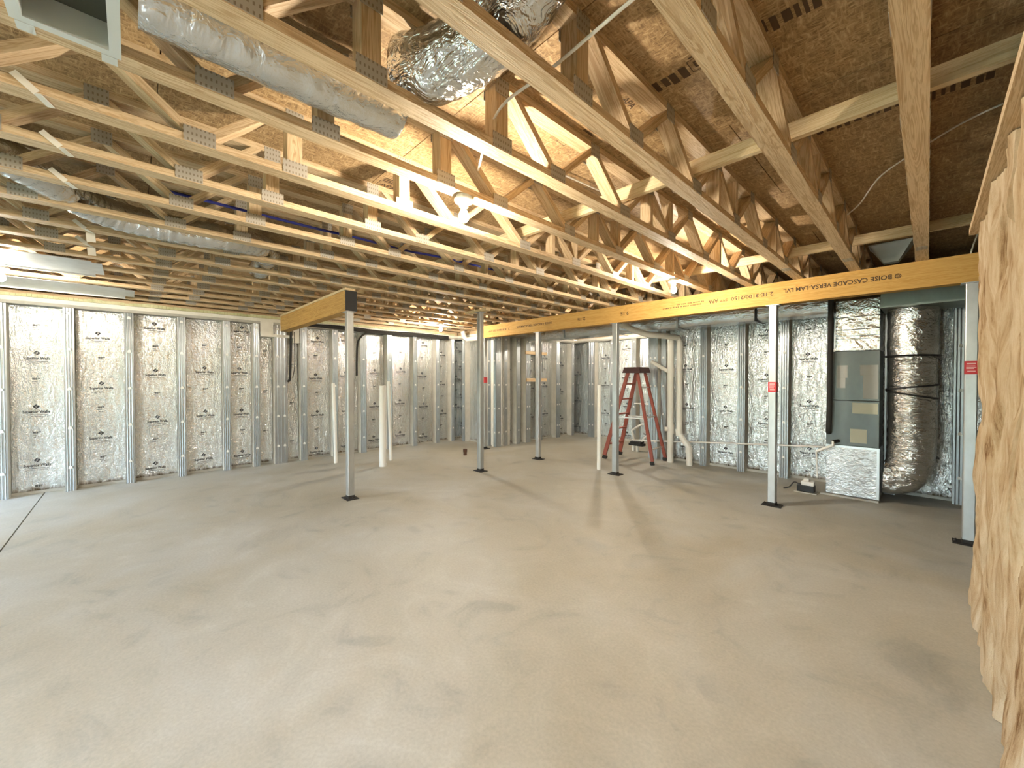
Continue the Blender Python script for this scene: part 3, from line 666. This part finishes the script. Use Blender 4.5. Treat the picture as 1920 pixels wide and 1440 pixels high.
pipe('drain_stack', [(-2.88, 7.06, 0), (-2.88, 7.06, .26), (-2.90, 7.06, .34), (-3.02, 7.06, .48), (-3.06, 7.06, .56), (-3.065, 7.07, 1.3), (-3.07, 7.08, 2.16), (-3.09, 7.04, 2.25), (-3.20, 6.80, 2.27), (-3.38, 6.46, 2.29), (-3.52, 6.26, 2.36), (-3.64, 6.10, 2.46), (-3.80, 5.98, 2.53), (-4.6, 5.80, 2.56), (-6.40, 5.735, 2.56), (-6.75, 5.72, 2.45), (-7.42, 5.66, 2.43), (-7.50, 5.62, 2.50), (-7.52, 5.60, 2.62)], .052,
     'thick white drain pipe with offset near the floor, sweeping up behind the beam', 'pvc', [((-2.885, 7.06, .22), (-2.885, 7.06, .32), .06), ((-3.055, 7.06, .50), (-3.065, 7.06, .62), .06)])
pipe('condensate_pipe', [(-.99, 7.155, .545), (-2.13, 7.155, .46), (-3.33, 7.155, .36), (-3.66, 7.155, .33), (-4.05, 7.155, .31)], .0125, 'thin white pipe running low along the right wall', 'pvc_clean')
sp = thing('valve_assembly', 'black valve with bent white pipes on the floor behind the ladder', 'valve', (-4.20, 7.66, 0))
ob('white_leg', MB().tube([(-.10, 0, 0), (-.10, 0, .13)], .028, 14), M['pvc_clean'], sp, smooth=True); ob('white_leg', MB().tube([(.03, -.06, 0), (.03, -.06, .12)], .028, 14), M['pvc_clean'], sp, smooth=True)
ob('valve_body', MB().box(-.16, -.09, .121, .16, .05, .17).box(-.12, -.10, .1705, .12, .06, .21), M['black'], sp, bevel=.008)
ob('bent_pipe', MB().tube(catmull([(-.08, 0, .2105), (-.10, 0, .34), (-.12, 0, .42), (-.02, 0, .50), (.12, 0, .58)], 5), .022, 12), M['pvc_clean'], sp, smooth=True)
ob('side_pipe', MB().tube([(.10, -.02, .2105), (.16, -.02, .30), (.24, -.02, .36)], .016, 10), M['pvc_clean'], sp, smooth=True)
tag(ob('wall_rail', B(-4.80, 8.585, .92, -4.22, 8.635, .945), M['pvc_clean']), 'thin white rail fixed across the far wall behind the ladder', 'rail')

# ------------------------------------------------------------------ step ladder
ld = thing('step_ladder', 'red fibreglass step ladder standing open between post and drain pipes', 'ladder', (-3.78, 6.80, 0))
def W(x, y, z): return (x + 3.78, y - 6.80, z)
FL = ((-4.25, 6.50), (-4.25, 7.05)); FT = ((-3.83, 6.64), (-3.83, 6.94)); RL = ((-3.32, 6.58), (-3.34, 7.11)); RT = ((-3.66, 6.66), (-3.66, 6.93))
ZL = 1.655
def lerp(a, b, t): return tuple(p + (q - p) * t for p, q in zip(a, b))
for s in (0, 1):
    a, b = W(*FL[s], .06), W(*FT[s], ZL); ob('rail', MB().bar(a, b, .028, .075, (1, 0, 0), .026, .065), M['red'], ld)
    ob('foot', MB().bar(W(*FL[s], .001), W(*lerp(FL[s], FT[s], .04), .065), .040, .088, (1, 0, 0)), M['black_rub'], ld)
    a, b = W(*RL[s], .06), W(*RT[s], ZL); ob('rear_rail', MB().bar(a, b, .028, .055, (1, 0, 0), .026, .050), M['red'], ld)
    ob('foot', MB().bar(W(*RL[s], .001), W(*lerp(RL[s], RT[s], .04), .065), .038, .065, (1, 0, 0)), M['black_rub'], ld)
for i in range(5):
    t = (.29 + .283 * i) / ZL; p, q = lerp(FL[0], FT[0], t), lerp(FL[1], FT[1], t); z = .29 + .283 * i
    ob('step', MB().bar(W(p[0], p[1] + .015, z), W(q[0], q[1] - .015, z), .085, .024, (0, 0, 1)), M['red'], ld, bevel=.004)
for z in (.26, .82, 1.36):
    t = z / ZL; p, q = lerp(RL[0], RT[0], t), lerp(RL[1], RT[1], t); ob('rear_brace', MB().bar(W(p[0], p[1] + .014, z), W(q[0], q[1] - .014, z), .035, .022), M['alu'], ld)
for s in (0, 1):
    t = .78 / ZL; p = lerp(FL[s], FT[s], t); q = lerp(RL[s], RT[s], t); dy = .03 if s == 0 else -.03
    ob('spreader', MB().bar(W(p[0] + .03, p[1] + dy, .80), W(q[0] - .02, q[1] + dy, .80), .006, .022), M['alu'], ld)
cp = MB(); P = [(-3.93, 6.59, ZL - .03), (-3.57, 6.59, ZL - .03), (-3.57, 6.99, ZL - .03), (-3.93, 6.99, ZL - .03), (-3.905, 6.61, ZL + .075), (-3.595, 6.61, ZL + .075), (-3.595, 6.97, ZL + .075), (-3.905, 6.97, ZL + .075)]
ob('top_cap', cp.hexa([W(*p) for p in P]), M['cap'], ld, bevel=.006)

# ------------------------------------------------------------------ air handler and its ducts
FY = 6.60
ah = thing('air_handler', 'dark grey air handler cabinet on a foil-wrapped plenum against the right wall', 'air handler', (-.66, FY, 0))
def A(x0, z0, x1, z1, y0=0.0, y1=.52): return B(x0 + .66, y0, z0, x1 + .66, y1, z1)
ob('base_pad', A(-.97, 0, -.402, .022, -.04, .54), M['concrete_grey'], ah)
lp = ob('lower_plenum', A(-.92, .0225, -.40, .655, .0, .53), M['foil_bubble'], ah, bevel=.008)
ob('edge_tape', MB().box(-.26, -.003, .635, .26, -.0005, .662).box(.235, -.003, .03, .26, -.0005, .6345), M['duct'], lp); ob('seam', A(-.91, .30, -.41, .303, -.0015, -.0005), M['paper'], lp)
ob('lower_panel', A(-.92, .664, -.405, 1.24), M['cabinet'], ah, bevel=.005); ob('upper_panel', A(-.92, 1.2425, -.405, 1.87), M['cabinet'], ah, bevel=.005)
for x0, z0, x1, z1, m in ((-.82, 1.53, -.71, 1.69, 'paper'), (-.82, 1.40, -.73, 1.5295, 'paper'), (-.59, 1.56, -.42, 1.69, 'paper'), (-.56, 1.27, -.42, 1.5595, 'paper'), (-.66, 1.08, -.42, 1.215, 'paper_y'), (-.68, .71, -.52, .885, 'paper_y'), (-.91, 1.37, -.875, 1.68, 'paper')):
    ob('label_sheet', A(x0, z0, x1, z1, -.0025, -.0005), M[m], ah)
up = ob('upper_plenum', A(-.84, 1.873, -.41, 2.52, .02, .48), M['foil_duct'], ah, bevel=.006)
for z in (2.02, 2.06, 2.14, 2.30): ob('tape_seam', A(-.838, z, -.412, z + .006, .0175, .0192), M['black'] if z in (2.14, 2.30) else M['paper'], up)
tag(ob('refrigerant_line', MB().tube(catmull([(-.872, 6.50, 2.56), (-.872, 6.50, 2.0), (-.875, 6.50, 1.2), (-.88, 6.50, .95), (-.885, 6.52, .86), (-.89, 6.575, .82)], 6), .030, 14), M['black_rub'], smooth=True), 'thick black insulated line running down in front of the air handler', 'pipe')
ct = thing('condensate_trap', 'short angled white pipe with black plug at the air handler', 'pipe', (-.84, 6.55, .66))
ob('pipe_run', MB().tube([(-.17, -.02, -.10), (.0, -.02, .0), (.0, -.02, .055)], .018, 12), M['pvc_clean'], ct, smooth=True); ob('plug', MB().tube([(.0, -.02, .045), (.05, .03, .06)], .022, 12), M['black'], ct, smooth=True)
ob('down_pipe', MB().tube([(-.17, -.02, -.10), (-.165, .0, -.30), (-.16, .0, -.45)], .010, 10), M['pvc_clean'], ct, smooth=True)
pu = thing('condensate_pump', 'black and white condensate pump on the floor left of the foil plenum', 'pump', (-1.11, 6.52, 0))
ob('tank', B(-.10, -.06, .012, .09, .06, .095), M['black'], pu, bevel=.008); ob('motor_cover', MB().box(-.055, -.045, .0955, .085, .045, .15).box(-.03, -.035, .1505, .03, .035, .185), M['pvc_clean'], pu, bevel=.008)
ob('power_cord', MB().tube(catmull([(-.09, 0, .10), (-.14, .0, .11), (-.19, -.01, .04), (-.26, .0, .006)], 5), .008, 8), M['black'], pu, smooth=True); ob('foot_pad', B(-.13, -.08, 0, .12, .08, .0118), M['concrete_grey'], pu)
fx = thing('return_duct', 'fat crinkled silver flexible duct dropping to the floor right of the air handler', 'duct', (-.132, 6.78, 0))
def flexloc(path, r, ring, amp): return flex([(p[0] + .15, p[1] - 6.78, p[2]) for p in path], r, 10, ring, amp, 32)
ob('upper_sleeve', flexloc([(-.15, 6.78, 2.355), (-.15, 6.78, 2.1), (-.15, 6.775, 1.80)], .225, .2, .012), M['foil_duct'], fx, smooth=True)
ob('lower_flex', flexloc([(-.155, 6.775, 1.79), (-.15, 6.77, 1.4), (-.15, 6.77, .9), (-.155, 6.77, .62), (-.18, 6.77, .44), (-.25, 6.77, .335), (-.33, 6.77, .312), (-.385, 6.77, .312)], .212, .11, .016), M['foil_flex'], fx, smooth=True)
for z, dz, r in ((1.79, 0, .236), (1.42, .03, .222), (1.33, -.04, .222)):
    ring = [(-.005 + r * math.cos(a), -.005 + r * math.sin(a), z + dz * math.cos(a)) for a in [2 * PI * i / 40 for i in range(41)]]
    ob('strap_crease_ring', MB().tube(ring, .0105, 8), M['black'], fx, smooth=True)  # top ring is a strap; lower two draw shaded creases in black
tk = thing('supply_trunk', 'grey-green sheet metal box above the fat silver duct behind the beam', 'duct', (0, 6.45, 2.36))
ob('box', B(-.40, 0, 0, .95, .62, .27), M['duct_dark'], tk, bevel=.004); ob('flange', MB().box(-.405, -.012, .0, .955, -.0005, .03), M['duct_dark'], tk)
tr = MB(); prof = [(-.20, -.07), (-.17, -.115), (-.08, -.125), (.08, -.125), (.17, -.115), (.20, -.07), (.20, .07), (.17, .115), (.08, .125), (-.08, .125), (-.17, .115), (-.20, .07)]
n = 90; L = 5.5
for i in range(n + 1):
    x = -6.35 + L * i / n; s = 1 + .05 * noise.noise(Vector((x * 1.7, 0, 0)))
    for k, (a, b_) in enumerate(prof): tr.v.append((x, 6.76 + a * s, 2.49 + b_ * s + .012 * noise.noise(Vector((x * 3, k * .9, 2)))))
m = len(prof)
for i in range(n):
    for k in range(m): tr.f.append((i * m + k, i * m + (k + 1) % m, (i + 1) * m + (k + 1) % m, (i + 1) * m + k))
tr.f.append(tuple(range(m))); tr.f.append(tuple(n * m + k for k in reversed(range(m))))
tt = tag(ob('trunk_duct', tr, M['foil_matte'], smooth=True), 'long foil-wrapped trunk duct along the right wall behind the yellow beam', 'duct')
for x in (-5.3, -4.05, -2.9, -1.75): ob('hanger_band', MB().box(x, 6.54, 2.36, x + .03, 6.552, 2.64).box(x, 6.54, 2.352, x + .03, 6.98, 2.3595), M['black'] if x > -2 else M['duct'], tt)

bb = thing('duct_boot', 'small pale sheet metal boot in the dark bay above the right end of the beam', 'vent', (-.295, 6.08, 0))
P = [(-.06, -.05, 2.80), (.06, -.05, 2.80), (.06, .05, 2.80), (-.06, .05, 2.80), (-.17, -.14, 2.99), (.17, -.14, 2.99), (.17, .14, 2.99), (-.17, .14, 2.99)]
ob('cone', MB().hexa(P), M['boot'], bb); ob('rim', B(-.18, -.15, 2.9905, .18, .15, 3.0), M['boot'], bb)
